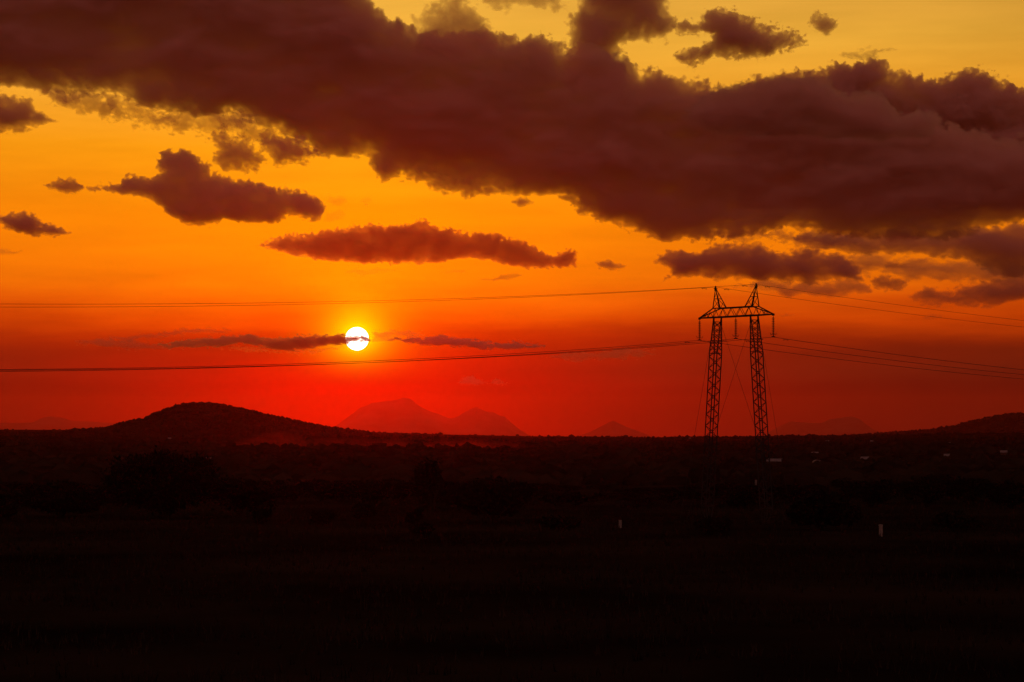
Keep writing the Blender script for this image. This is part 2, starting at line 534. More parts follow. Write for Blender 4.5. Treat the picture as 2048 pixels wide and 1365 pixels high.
VOLS = {}
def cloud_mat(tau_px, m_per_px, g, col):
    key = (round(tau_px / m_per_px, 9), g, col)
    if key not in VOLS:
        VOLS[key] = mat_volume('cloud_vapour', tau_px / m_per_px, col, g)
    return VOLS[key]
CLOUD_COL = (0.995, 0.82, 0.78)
N_CLOUD = [0]
def cloud(label, polys, dist=17000.0, warp=7.0, bil=6.0, fine=3.0, H=60.0, w=45.0, tau=0.10, step=3.0, sx=1.0, g=0.5, group=None, size=40.0, inner=0.25, T=5.6, fold=.35, col=None):
    """cumulus body: its outline is warped by turbulence, it swells towards its middle (depth of its own) and holds an even vapour"""
    N_CLOUD[0] += 1
    sd = N_CLOUD[0] * 1.37
    pts = np.array([p for q in polys for p in q], float)
    pad = warp + bil + fine + 6
    x0, y0 = pts.min(0) - pad
    x1, y1 = pts.max(0) + pad
    xs = np.arange(x0, x1 + step, step)
    ys = np.arange(y0, y1 + step, step)
    X, Y = np.meshgrid(xs, ys)
    s = size
    wx = X + warp * fbm(X / (s * sx), Y / s, 4, seed=sd) * 1.6
    wy = Y + warp * fbm(X / (s * sx), Y / s, 4, seed=sd + 3.3) * 1.6
    d = np.full(X.shape, -1e9)
    for p in polys:
        d = np.maximum(d, sdf(p, wx, wy))
    gy, gx = np.gradient(d)
    top = np.clip(.5 + .6 * gy / step, 0, 1)                    # 1 on upper edges, 0 on undersides
    rag = np.clip(.5 + 1.5 * fbm(X / (s * 2.6), Y / (s * 1.8), 3, seed=sd + 21), 0, 1)      # torn in places, crisp in others
    d = d + bil * (.35 + .8 * top) * (billow(X / (s * .7 * sx), Y / (s * .7), 5, 0.58, seed=sd + 5) - 0.25)
    d = d + fine * (.45 + 1.7 * rag) * fbm(X / (s * .26 * sx), Y / (s * .22), 5, 0.65, seed=sd + 8)
    d = d + fine * 1.5 * rag * (billow((X + .5 * Y) / (s * .9 * sx), (Y - .25 * X) / (s * .3), 4, .6, seed=sd + 17) - .3)
    dp = np.maximum(d, 0)
    w = min(w, max(3.0, w * T / (2 * H * tau)))                 # keep the edge as crisp as the full density would make it
    h = H * (1 - np.exp(-dp / (w * (.6 + .9 * rag))))
    h1 = h * np.clip(1 + inner * 2 * fbm(X / (s * 1.3 * sx), Y / s, 5, .55, seed=sd + 11) + fold * (.35 + .95 * rag) * (1.5 * fbm(X / (s * 4.6), Y / (s * 1.7), 6, .5, seed=sd + 2) + .45 * billow(X / (s * 2.8), Y / (s * 1.5), 5, .5, seed=sd + 4)), .15, None)
    h2 = h * np.clip(1 + inner * 2 * fbm(X / (s * 1.6), Y / (s * 1.2), 4, .5, seed=sd + 13), .15, None)
    m = dist / FPX                          # metres per photo pixel at that distance
    ny, nx = X.shape
    on = h > 0
    cell = on[:-1, :-1] | on[1:, :-1] | on[:-1, 1:] | on[1:, 1:]
    used = np.zeros(X.shape, bool)
    used[:-1, :-1] |= cell; used[1:, :-1] |= cell; used[:-1, 1:] |= cell; used[1:, 1:] |= cell
    if not cell.any():
        return None
    cx, cyy = (x0 + x1) / 2, (y0 + y1) / 2
    fi = np.full(X.shape, -1)
    fi[used] = np.arange(used.sum())
    bi = fi.copy()
    bi[on] = used.sum() + np.arange(on.sum())
    lx, lz = (X - cx) * m, -(Y - cyy) * m
    vf = np.stack([lx[used], -(h1 * m)[used], lz[used]], 1)
    vb = np.stack([lx[on], (h2 * m)[on], lz[on]], 1)
    def quads(ix):
        q = np.stack([ix[:-1, :-1], ix[1:, :-1], ix[1:, 1:], ix[:-1, 1:]], -1)
        return q[cell]
    f = np.concatenate([quads(fi), quads(bi)[:, ::-1]])
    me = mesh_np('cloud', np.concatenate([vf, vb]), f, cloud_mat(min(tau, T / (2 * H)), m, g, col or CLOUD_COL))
    p = CAM + ray(cx, cyy) * dist
    o = link('cloud', me, loc=p)
    tag(o, label, 'cloud', group)
    return o

def build_clouds():
    bank_low = [(480, 222), (520, 245), (560, 270), (610, 285), (640, 310), (690, 318), (735, 310), (748, 340), (765, 362), (810, 356), (850, 370), (880, 388), (930, 394), (990, 390), (1060, 392), (1110, 394),
                (1148, 404), (1155, 430), (1200, 441), (1250, 455), (1300, 473), (1335, 484), (1400, 480), (1450, 478), (1540, 466), (1580, 455), (1650, 470), (1750, 480), (1850, 482), (1920, 476), (1980, 456), (2048, 442), (2260, 430)]
    bank_top = [(2260, 290), (2000, 275), (1885, 252), (1865, 230), (1840, 224), (1800, 236), (1782, 214), (1758, 190), (1735, 182), (1695, 192), (1668, 180), (1660, 165), (1620, 152), (1560, 153), (1500, 164), (1440, 178), (1422, 164),
                (1374, 162), (1325, 148), (1295, 138), (1280, 154), (1262, 125), (1240, 106), (1180, 90), (1128, 98), (1110, 80), (1085, 70), (1050, 75), (1005, 68), (960, 62), (900, 66), (830, 60), (805, 50), (780, 42), (700, 60)]
    left = [(-220, -170), (735, -170), (735, -10), (752, 14), (775, 36), (812, 48), (830, 90), (860, 200), (760, 290), (680, 305), (600, 280), (540, 262), (500, 238), (470, 226), (400, 231), (330, 226), (290, 217), (262, 200), (235, 184),
            (190, 186), (100, 182), (40, 178), (-220, 172)]
    cloud('huge dark maroon cloud bank sweeping from the upper left corner to the right edge', [bank_low + bank_top, left], 17000, 9, 13, 8, H=42, w=55, tau=.13, step=2.5, size=48, T=5.4, inner=.10, fold=.75)
    puff = [(1370, 236), (1400, 196), (1440, 180), (1500, 165), (1560, 154), (1620, 151), (1658, 164), (1667, 180), (1695, 192), (1735, 182), (1758, 190), (1782, 214), (1800, 236), (1840, 224), (1865, 230), (1885, 250), (1860, 272), (1760, 282), (1640, 276), (1500, 272), (1420, 262)]
    cloud('pale-topped billowing cumulus in front of the grey heads at the right', [puff], 14800, 6, 14, 5, H=34, w=30, tau=.10, step=2.2, size=36, T=5.2, inner=.1, fold=.7)
    cloud('grey-brown cumulus heads behind the bank in the upper right', [[(1470, 180), (1500, 166), (1540, 156), (1610, 143), (1650, 140), (1680, 127), (1720, 124), (1750, 120), (1770, 121), (1783, 138), (1830, 150), (1870, 160), (1908, 153),
           (1928, 141), (1962, 137), (1988, 147), (2002, 163), (2022, 160), (2050, 184), (2260, 210), (2260, 420), (1470, 420)]], 21000, 6, 14, 5, H=44, w=45, tau=.13, step=2.6, size=36, T=8.0, fold=.6)
    cloud('tall ragged brown cloud tower at the top centre', [[(1120, 130), (1145, 62), (1138, 30), (1165, 0), (1190, -60), (1200, -150), (1345, -150), (1335, 20), (1352, 45), (1340, 62), (1330, 85), (1290, 78), (1250, 92), (1236, 108), (1262, 150), (1250, 190), (1130, 190)]],
          18500, 12, 14, 7, H=55, w=40, tau=.05, step=3, size=44)
    cloud('wispy brown cloud at the top edge left of the cloud tower', [[(828, 70), (832, 34), (856, 18), (900, -20), (905, -120), (960, -120), (940, 5), (968, 32), (985, 62), (1010, 120), (900, 130), (830, 120)]], 19000, 14, 14, 8, H=36, w=45, tau=.042, step=3, size=44)
    cloud('thin brown cloud veil at the top edge beside the cloud tower', [[(960, -120), (1120, -120), (1128, 10), (1110, 28), (1080, 14), (1040, 12), (1000, 16), (960, 8)]], 19000, 14, 14, 8, H=30, w=40, tau=.04, step=3, size=44)
    cloud('ragged dark cloud floating in yellow sky at the top right of centre', [[(1345, 52), (1365, 42), (1402, 48), (1415, 22), (1460, 14), (1490, 34), (1530, 50), (1562, 56), (1592, 70), (1614, 86), (1590, 96), (1560, 106), (1520, 118), (1470, 119),
           (1430, 114), (1402, 124), (1386, 138), (1364, 126), (1342, 110), (1362, 100), (1408, 90), (1422, 72), (1398, 70), (1366, 70)]], 18000, 9, 9, 7, H=34, w=26, tau=.08, step=2.4, size=30)
    cloud('small round dark puff alone in yellow sky at the top right', [[(1617, 44), (1636, 24), (1658, 30), (1678, 48), (1656, 72), (1630, 62)]], 18000, 6, 7, 5, H=16, w=16, tau=.09, step=2, size=22)
    cloud('thin wisp just above the cumulus heads at the upper right', [[(1680, 112), (1715, 104), (1760, 98), (1790, 98), (1760, 110), (1748, 120), (1700, 122)]], 18000, 7, 5, 6, H=9, w=14, tau=.07, step=2, size=24, sx=1.6)
    # left middle
    cloud('large fish-shaped dark cloud in the orange sky at the left', [[(176, 378), (240, 369), (256, 352), (285, 352), (305, 360), (325, 346), (312, 332), (318, 309), (340, 299), (372, 303), (402, 318), (425, 345), (470, 360), (520, 368), (560, 379),
           (605, 384), (634, 396), (650, 416), (640, 440), (605, 438), (578, 430), (545, 447), (500, 448), (450, 440), (405, 454), (370, 448), (340, 430), (312, 410), (292, 395), (240, 386)]], 15000, 5, 9, 4.5, H=32, w=26, tau=.15, step=2.0, size=30, T=4.0, fold=.5)
    cloud('small dark cloud just off the tail of the fish-shaped cloud', [[(90, 371), (118, 358), (146, 357), (172, 376), (150, 389), (118, 386)]], 15000, 5, 5, 4, H=15, w=12, tau=.12, step=1.8, size=20, sx=1.4)
    cloud('dark ragged cloud at the left edge above the upper power line', [[(-60, 432), (0, 430), (36, 428), (52, 423), (66, 432), (82, 446), (110, 449), (142, 466), (110, 472), (60, 471), (30, 465), (0, 448), (-60, 446)]], 15000, 5, 5, 4, H=20, w=14, tau=.12, step=1.8, size=22)
    cloud('faint small wisp at the left edge low in the orange sky', [[(-40, 496), (20, 500), (46, 505), (30, 510), (-40, 507)]], 15000, 4, 3, 3, H=6, w=9, tau=.07, step=1.8, size=18, sx=2)
    cloud('brown cloud clump at the left edge under the dark cloud mass', [[(-120, 192), (0, 188), (30, 190), (60, 200), (76, 220), (112, 244), (70, 256), (40, 266), (0, 268), (-120, 272)]], 16500, 8, 8, 6, H=30, w=26, tau=.075, step=2.4, size=32)
    cloud('ragged brown scraps hanging below the dark cloud mass at the left', [[(60, 176), (130, 180), (230, 182), (228, 192), (170, 200), (140, 216), (110, 206)]], 16500, 12, 12, 8, H=26, w=36, tau=.05, step=2.6, size=34)
    cloud('ragged brown cloud hanging above the fish-shaped cloud', [[(420, 272), (446, 262), (492, 278), (518, 300), (530, 326), (500, 340), (450, 340), (424, 324), (432, 298)]], 16500, 11, 11, 8, H=30, w=30, tau=.07, step=2.2, size=32)
    cloud('brown cloud fringe under the bank right of the hanging brown cloud', [[(520, 262), (600, 278), (650, 308), (592, 332), (552, 328), (528, 300)]], 16500, 11, 11, 8, H=30, w=30, tau=.07, step=2.2, size=32)
    cloud('mottled thin orange-brown veil under the upper left bank', [[(80, 182), (240, 186), (330, 222), (470, 226), (560, 262), (640, 306), (600, 322), (540, 296), (420, 262), (330, 262), (240, 236), (150, 222), (100, 206)]], 17800, 16, 18, 13, H=16, w=22, tau=.05, step=2.2, size=32, T=1.3, inner=.5)
    cloud('small glowing shred of cloud just below the upper left mass', [[(200, 214), (216, 196), (240, 200), (236, 226), (214, 236)]], 16500, 12, 10, 9, H=12, w=26, tau=.06, step=2.2, size=30)
    cloud('thin orange-brown shred between the left mass and the fish-shaped cloud', [[(286, 232), (320, 226), (352, 236), (358, 258), (310, 252)]], 16500, 12, 10, 9, H=12, w=26, tau=.06, step=2.2, size=30)
    cloud('curled shred under the left mass beside the hanging brown cloud', [[(430, 236), (480, 224), (518, 238), (500, 264), (450, 256)]], 16500, 12, 10, 9, H=14, w=26, tau=.06, step=2.2, size=30)
    # centre
    cloud('long dark red cloud with a scalloped top above the sun', [[(518, 490), (545, 480), (580, 472), (620, 470), (660, 461), (700, 459), (740, 451), (800, 454), (832, 447), (850, 443), (872, 457), (900, 461), (940, 469), (990, 470), (1020, 480), (1050, 486),
           (1080, 504), (1108, 511), (1130, 502), (1152, 504), (1148, 532), (1100, 536), (1060, 538), (1010, 531), (980, 520), (930, 516), (880, 525), (820, 527), (740, 527), (660, 522), (600, 513), (550, 501)]], 14500, 3.5, 9, 4, H=26, w=18, tau=.2, step=1.7, size=22, T=4.4, g=.86, fold=.5)
    cloud('small dark cloud right of the long red cloud', [[(1192, 526), (1218, 520), (1236, 528), (1254, 532), (1240, 541), (1200, 539)]], 14500, 4, 4, 3, H=11, w=9, tau=.12, step=1.6, size=16, sx=1.5)
    cloud('tiny dark scrap under the lower edge of the huge bank', [[(1022, 402), (1038, 395), (1056, 398), (1064, 408), (1040, 416)]], 16000, 4, 4, 3, H=10, w=9, tau=.1, step=1.6, size=16)
    cloud('small reddish wisp below the right end of the long red cloud', [[(960, 560), (990, 556), (1014, 548), (1046, 549), (1026, 560), (990, 562)]], 14500, 5, 4, 3, H=7, w=9, tau=.09, step=1.6, size=16, sx=1.6)
    cloud('thin bright wisp just below the long red cloud', [[(686, 545), (706, 538), (740, 540), (770, 536), (804, 540), (770, 546), (720, 551)]], 14500, 4, 4, 4, H=4, w=9, tau=.06, step=1.6, size=14, sx=1.8, g=.8)
    cloud('short bright wisp below the middle of the long red cloud', [[(880, 545), (905, 537), (934, 539), (930, 546), (895, 548)]], 14500, 3, 3, 3, H=3.5, w=8, tau=.06, step=1.6, size=12, sx=1.8, g=.8)
    cloud('pale scrap off the right end of the fish-shaped cloud', [[(650, 396), (680, 390), (702, 404), (684, 414), (660, 412)]], 14500, 5, 5, 5, H=3.5, w=9, tau=.05, step=1.6, size=16, g=.8)
    cloud('pale ragged scrap below the right end of the fish-shaped cloud', [[(652, 424), (692, 418), (690, 436), (646, 448)]], 14500, 5, 5, 5, H=3.5, w=9, tau=.05, step=1.6, size=16, g=.8)
    cloud('lone tiny pale scrap between the fish-shaped cloud and the bank', [[(718, 404), (738, 392), (750, 400), (732, 412)]], 14500, 4, 4, 4, H=3.5, w=9, tau=.05, step=1.6, size=16, g=.8)
    # low streaks by the sun
    cloud('thin dark cloud streak crossing the left half of the sun disc', [[(500, 690), (520, 680), (545, 679), (565, 676), (600, 671), (640, 671), (690, 671), (722, 671), (738, 676), (741, 681), (716, 684), (692, 690), (660, 692), (632, 695), (600, 701), (560, 701), (530, 696)]],
          16500, 4, 5, 4.5, H=20, w=9, tau=.24, step=1.2, size=13, sx=2.2, T=5.5, inner=.25, g=.8)
    cloud('thinner dark streak trailing left from the one on the sun', [[(318, 689), (380, 681), (450, 673), (505, 672), (530, 678), (516, 686), (450, 691), (400, 694), (340, 696)]], 16800, 4, 5, 4.5, H=14, w=5, tau=.25, step=1.2, size=13, sx=2.6, T=3.6, g=.7)
    cloud('pale thread of cloud along the underside of the sun streak', [[(440, 699), (500, 694), (560, 704), (640, 699), (690, 694), (664, 702), (600, 708), (520, 703)]], 16600, 4, 5, 5, H=5, w=5, tau=.14, step=1.2, size=10, sx=2.6, T=1.0, g=.85)
    cloud('thin dark cloud streak trailing right of the sun', [[(776, 681), (838, 679), (880, 673), (912, 676), (960, 683), (1020, 689), (1036, 685), (1090, 692), (1020, 699), (960, 697), (900, 693), (850, 689)]], 16500, 4, 5, 4, H=13, w=5, tau=.25, step=1.2, size=12, sx=2.4, T=3.4, g=.4)
    cloud('fine glowing cloud threads beside the sun on its right', [[(744, 664), (780, 660), (822, 664), (856, 672), (824, 678), (790, 673), (770, 683), (746, 681)]], 17000, 5, 7, 6, H=5, w=6, tau=.12, step=1.2, size=10, sx=2.4, T=1.1, g=.85)
    cloud('faint reddish threads at the left end of the sun streak', [[(210, 676), (270, 672), (340, 664), (400, 656), (450, 658), (462, 664), (380, 668), (320, 674), (250, 684)]], 17000, 5, 5, 5, H=6, w=7, tau=.1, step=1.4, size=12, sx=3, T=.9, g=.4)
    cloud('faint dark threads low at the far left level with the sun', [[(150, 684), (220, 678), (300, 688), (340, 697), (260, 700), (190, 692)]], 17200, 5, 5, 5, H=6, w=7, tau=.1, step=1.4, size=12, sx=3, T=.9, g=.4)
    cloud('tiny ragged cloud low over the distant mountain', [[(914, 767), (930, 755), (944, 751), (958, 761), (976, 767), (950, 771)]], 26000, 3, 4, 3.4, H=8, w=5, tau=.3, step=1.1, size=9, T=.9, g=.4)
    cloud('tiniest cloud scrap low over the right flank of the distant mountain', [[(980, 767), (992, 755), (1002, 762), (1016, 768), (998, 770)]], 26000, 3, 4, 3.4, H=7, w=5, tau=.3, step=1.1, size=9, T=.9, g=.4)
    cloud('faint low cloud strip left of the pylon under the lower power line', [[(1090, 712), (1150, 706), (1240, 701), (1320, 705), (1250, 717), (1150, 721)]], 18000, 6, 6, 5, H=9, w=9, tau=.09, step=1.8, size=18, sx=3, T=1.0)
    # right
    cloud('brown ragged cloud directly above the pylon', [[(1308, 522), (1340, 501), (1392, 506), (1430, 490), (1480, 487), (1520, 489), (1560, 506), (1600, 499), (1645, 500), (1690, 514), (1728, 546), (1738, 566), (1690, 560), (1640, 566), (1570, 564), (1500, 560), (1440, 561),
           (1400, 554), (1330, 558), (1346, 540)]], 15500, 8, 8, 5, H=34, w=28, tau=.085, step=2.4, size=34, sx=1.3)
    cloud('soft lower layer under the brown cloud above the pylon', [[(1470, 572), (1520, 558), (1600, 566), (1680, 560), (1742, 566), (1746, 588), (1690, 592), (1630, 598), (1560, 588), (1500, 580)]], 16000, 8, 7, 5, H=18, w=26, tau=.075, step=2.4, size=30, sx=1.5)
    cloud('dull brown cloud veil below the bank at the right edge', [[(1580, 470), (1650, 462), (1800, 470), (2260, 430), (2260, 560), (2060, 560), (1990, 545), (1940, 530), (1880, 514), (1800, 506), (1730, 512), (1680, 503), (1620, 492), (1588, 488)]], 19500, 12, 8, 6, H=36, w=30, tau=.09, step=2.4, size=46, sx=1.6, T=4.5, inner=.3)
    cloud('thin torn brown haze layer reaching from above the pylon to the right edge', [[(1640, 520), (1740, 505), (1830, 520), (1930, 520), (2240, 520), (2240, 585), (2000, 580), (1900, 560), (1840, 566), (1760, 548), (1690, 552)]], 20500, 16, 13, 9, H=26, w=34, tau=.05, step=2.4, size=44, sx=1.8, T=2.4, inner=.5)
    cloud('torn brown fringe under the bank above the orange gap', [[(1440, 470), (1540, 462), (1660, 472), (1700, 486), (1640, 500), (1600, 484), (1540, 482), (1470, 484)]], 18800, 12, 14, 9, H=26, w=30, tau=.06, step=2.2, size=36, sx=1.5, T=2.6, inner=.4)
    cloud('flat dark cloud low at the right edge above the upper power line', [[(1818, 596), (1850, 578), (1902, 582), (1960, 566), (2060, 548), (2240, 540), (2240, 606), (2060, 602), (2000, 612), (1940, 612), (1860, 612), (1830, 606)]], 17000, 8, 8, 5, H=26, w=28, tau=.075, step=2.4, size=34, sx=1.6)
    cloud('oval dark cloud in the orange gap right of the pylon', [[(1736, 562), (1768, 551), (1800, 558), (1818, 570), (1804, 582), (1752, 578)]], 17000, 5, 5, 4, H=14, w=13, tau=.1, step=1.8, size=20, sx=1.5)
    cloud('small flat cloud in the orange gap under the right bank', [[(1766, 532), (1790, 527), (1818, 533), (1800, 539), (1772, 538)]], 17000, 4, 3, 3, H=8, w=9, tau=.1, step=1.6, size=16, sx=1.8)
    cloud('faint small smudge of cloud just right of the pylon top', [[(1554, 630), (1572, 626), (1592, 631), (1570, 635)]], 17000, 3, 3, 2, H=5, w=9, tau=.08, step=1.6, size=14, sx=1.8)
    cloud('faint small smudge of cloud under the flat dark cloud at the right', [[(1842, 636), (1866, 627), (1890, 634), (1866, 640)]], 17000, 4, 3, 3, H=6, w=9, tau=.08, step=1.6, size=14, sx=1.8)
build_clouds()

def build_dust():
    """low dust drifting over the plain beside the hill, under the sun"""
    o = cloud('thin red dust drifting over the plain between the rounded hill and the mountain', [[(380, 908), (460, 882), (560, 868), (680, 870), (800, 874), (960, 880), (1080, 892), (960, 914), (820, 932), (680, 940), (540, 932)]], 1400.0, 14, 3, 0, H=60, w=90, tau=.005, step=4, size=90, sx=2.5, g=.9, T=.8, inner=.3, col=(.95, .2, .13))
    o.name = 'dust'
    o['kind'] = 'stuff'
build_dust()

# ================================================================ haze
def build_haze():
    m = mat_volume('haze_air', HAZE_D, (0.95, 0.19, 0.12), 0.92)
    mb = MB()
    mb.box(-30500, 30500, -30500, 30500, -120, 440)
    o = mb.build('haze', m)
    tag(o, kind='stuff')
HAZE_D = 2.4e-5
build_haze()

# ================================================================ pylon
TW = Vector((26.54, 295.0, 0.0))
TRZ = math.atan2(-0.794, 0.607)
TROT = Matrix.Rotation(TRZ, 4, 'Z')
def tw(p):                                      # pylon frame (x along the crossarm, y along the line) -> world
    return TW + (TROT @ Vector((p[0] * 0.9, p[1], p[2])))

def build_pylon():
    t = empty('pylon', TW, TRZ)
    t.scale = (0.9, 1, 1)
    tag(t, 'black steel lattice power pylon with two leaning masts and a crossarm', 'pylon')
    ZB, ZT, ZP = 24.2, 25.25, 27.75
    def centre(sd, z):
        return sd * (3.5 + 0.095 * (20.0 - min(z, 20.0)) + 0.5 * outer(z))
    def outer(z):                               # width along the crossarm; the inner face stays plumb near the top
        if z < 1.6: return 0.2 + 0.73 * z / 1.6
        if z < 19.9: return 0.93
        return 0.93 + (0.10 - 0.93) * (z - 19.9) / (ZB - 19.9)
    def halfy(z):
        return 0.2 + 0.4 * z / 1.6 if z < 1.6 else 0.6
    CR = ((-1, -1), (1, -1), (1, 1), (-1, 1))
    def corner(sd, k, z):
        return Vector((centre(sd, z) + CR[k][0] * outer(z) / 2, CR[k][1] * halfy(z), z))
    for sd in (-1, 1):
        mb = MB()
        for k in range(4):
            for z0, z1 in ((-0.4, 1.6), (1.6, 19.9), (19.9, ZB + 0.1)):
                mb.bar(corner(sd, k, max(z0, 0)) + Vector((0, 0, min(z0, 0))), corner(sd, k, z1), 0.095)
        for z in (1.6, 10.0, 19.9, ZB - 0.55):
            for k in range(4):
                mb.bar(corner(sd, k, z), corner(sd, (k + 1) % 4, z), 0.075)
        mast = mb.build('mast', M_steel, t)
        mast['label'] = 'leaning lattice mast on the left' if sd < 0 else 'leaning lattice mast on the right'
        foot = MB()
        foot.lathe([(0.62, -0.6), (0.62, 0.05), (0.42, 0.12), (0.3, 0.3)], 12, (centre(sd, 0), 0, 0))
        foot.build('footing', M_bark, t)
        n = 32
        zs = [1.6 + (ZB - 0.55 - 1.6) * i / n for i in range(n + 1)]
        for i in range(n):
            for k in range(4):
                k2 = (k + 1) % 4
                a, b = (k, k2) if (i + k) % 2 == 0 else (k2, k)
                ways = [(a, b)] + ([(b, a)] if i >= n - 5 else [])
                for a_, b_ in ways:
                    q = MB()
                    q.angle_iron(corner(sd, a_, zs[i]), corner(sd, b_, zs[i + 1]), 0.058, 0.018)
                    q.build('brace', M_steel, mast)
    # crossarm
    W = 0.6
    XE, XO, XI, XM, XP = 7.15, 3.75, 2.5, 3.75, 3.95
    mb = MB()
    for y in (-W, W):
        mb.bar((-XM, y, ZB), (XM, y, ZB), 0.15)
        mb.bar((-XO, y, ZT), (XO, y, ZT), 0.12)
        for sd in (-1, 1):
            mb.bar((sd * XM, y, ZB), (sd * XE, 0, ZB), 0.14)
            mb.bar((sd * XO, y, ZT), (sd * XE, 0, ZB + 0.04), 0.11)
    for sd in (-1, 1):
        mb.box(sd * XE - 0.14, sd * XE + 0.14, -0.1, 0.1, ZB - 0.16, ZB + 0.1)
    for x in (-XM, XM):
        mb.bar((x, -W, ZB), (x, W, ZB), 0.1)
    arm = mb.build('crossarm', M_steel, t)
    def strut(a, b, w=0.07):
        q = MB()
        q.angle_iron(a, b, w, 0.02)
        q.build('strut', M_steel, arm)
    for y in (-W, W):
        for sd in (-1, 1):
            for b_, t_ in ((0.88, 0.0), (0.88, 1.75), (2.6, 1.75), (2.6, 3.3), (XM, 3.3)):
                strut((sd * b_, y, ZB), (sd * t_, y, ZT), 0.075)
        for sd in (-1, 1):
            f = lambda u: (sd * (XM + (XE - XM) * u), y * (1 - u), ZB)
            g = lambda u: (sd * (XO + (XE - XO) * u), y * (1 - u), ZT + (ZB - ZT) * u)
            strut(f(0.35), g(0.18)); strut(f(0.35), g(0.45)); strut(f(0.68), g(0.45)); strut(f(0.68), g(0.72))
    for i in range(7):
        x0, x1 = -XM + i * 2 * XM / 7, -XM + (i + 1) * 2 * XM / 7
        sgn = 1 if i % 2 else -1
        strut((x0, -W * sgn, ZB), (x1, W * sgn, ZB))
        strut((x0 * 1.1, -W * sgn, ZT), (x1 * 1.1, W * sgn, ZT))
    for sd in (-1, 1):
        f = lambda u, y: (sd * (XM + (XE - XM) * u), y * (1 - u), ZB)
        strut(f(0.0, -W), f(0.35, W)); strut(f(0.35, W), f(0.65, -W))
    # earth-wire peaks
    for sd in (-1, 1):
        mb = MB()
        tip = Vector((sd * XP, 0, ZP))
        base = [Vector((sd * x, y, ZT)) for x in (XO, XI) for y in (-W, W)]
        for b in base:
            mb.bar(b, tip, 0.10, 0.07)
        mb.bar(tip + Vector((0, 0, -0.35)), tip + Vector((0, 0, 0.22)), 0.22, 0.12)
        mb.bar(tip + Vector((0, -0.28, -0.1)), tip + Vector((0, 0.28, -0.1)), 0.09)
        pk = mb.build('earth_wire_peak', M_steel, t)
        pt = lambda i, u: base[i].lerp(tip, u)
        for a, b in ((pt(0, .46), pt(1, .46)), (pt(1, .46), pt(3, .46)), (pt(3, .46), pt(2, .46)), (pt(2, .46), pt(0, .46)), (pt(2, 0), pt(0, .46)), (pt(3, 0), pt(1, .46)), (pt(3, 0), pt(0, 0)), (pt(0, .46), pt(2, .74)), (pt(1, .46), pt(3, .74)),
                     (pt(0, .0), pt(2, .3)), (pt(1, .0), pt(3, .3))):
            q = MB()
            q.angle_iron(a, b, 0.065, 0.02)
            q.build('strut', M_steel, pk)
    # guy wires: each mast top is stayed forwards and backwards, leaning inwards
    for sd in (-1, 1):
        for dt in (-1, 1):
            z0 = 23.4
            a = Vector((centre(sd, z0), dt * 0.6, z0))
            b = Vector((centre(sd, z0) - sd * 0.13 * z0, dt * 0.36 * z0, 0.1))
            q = MB()
            q.tube([a, a.lerp(b, .5) - Vector((0, 0, .05)), b], 0.019, 6)
            gw = q.build('guy_wire', M_wire, t)
            an = MB()
            an.lathe([(0.35, -0.5), (0.35, 0.05), (0.12, 0.18)], 10, tuple(b - Vector((0, 0, 0.1))))
            an.build('anchor_block', M_bark, gw)
    return t
build_pylon()

# ---------------------------------------------------------------- insulator strings
def insulator_proto():
    t = empty('insulator_string', (0, 0, 0), TRZ)
    mb = MB(); mb.tube([(0, 0, 0.08), (0, 0, -2.42)], 0.03, 8); mb.build('rod', M_steel, t)
    d = MB(); d.lathe([(0.03, 0.07), (0.06, 0.06), (0.075, 0.015), (0.205, -0.04), (0.2, -0.065), (0.05, -0.055), (0.04, -0.08)], 14)
    dm = d.data('disc', M_glass)
    for i in range(10):
        link('disc', dm, t, (0, 0, -0.26 - i * 0.2))
    for sx_ in (-1, 1):
        q = MB()
        q.tube([(0, 0, -2.2), (0, sx_ * 0.32, -2.23), (0, sx_ * 0.45, -2.17), (0, sx_ * 0.5, -2.0)], 0.03, 6)
        q.build('arcing_horn', M_steel, t)
    q = MB()
    q.bar((0, -0.26, -2.46), (0, 0.26, -2.46), 0.10)
    q.bar((0, 0, -2.30), (0, 0, -2.5), 0.09)
    q.build('clamp', M_steel, t)
    return t
ins = insulator_proto()
for i, (x, lab) in enumerate(((-7.15, 'insulator string hanging from the left tip of the pylon crossarm'), (0.0, 'insulator string hanging from the middle of the pylon crossarm'), (7.15, 'insulator string hanging from the right tip of the pylon crossarm'))):
    o = ins if i == 0 else copy_tree(ins)
    o.location = tw((x, 0, 24.04))
    tag(o, lab, 'insulator', 'insulator strings under the crossarm')

# ---------------------------------------------------------------- wires
def wire(name, label, x, z0, aL, aR, b, r, group, damp=2.0):
    t = empty(name, tw((x, 0, z0)), TRZ)
    tag(t, label, 'power line', group)
    zz = lambda y: -(aL if y < 0 else aR) * abs(y) + b * y * y
    ys = sorted(set([-300 + 6 * i for i in range(50)] + [0.0] + [4 * i for i in range(1, 76)]))
    q = MB()
    q.tube([(0, y, zz(y)) for y in ys], r, 6)
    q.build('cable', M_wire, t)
    for y in (-damp, damp):
        q = MB()
        z = zz(y) - 0.10
        q.tube([(0, y - 0.3, z - 0.02), (0, y, z), (0, y + 0.3, z - 0.02)], 0.014, 6)
        q.bar((0, y, z), (0, y, zz(y)), 0.05)
        for e in (-1, 1):
            q.tube([(0, y + e * 0.2, z - 0.015), (0, y + e * 0.38, z - 0.025)], 0.042, 8)
        q.build('vibration_damper', M_steel, t)
zc = 24.04 - 2.5
wire('conductor', 'lower power line passing under the left crossarm tip', -7.15, zc, .0868, .088, .00036, .027, 'conductors under the insulators')
wire('conductor', 'lower power line passing between the two pylon masts', 0.0, zc, .090, .088, .00036, .027, 'conductors under the insulators')
wire('conductor', 'lower power line passing under the right crossarm tip', 7.15, zc, .090, .088, .00036, .027, 'conductors under the insulators')
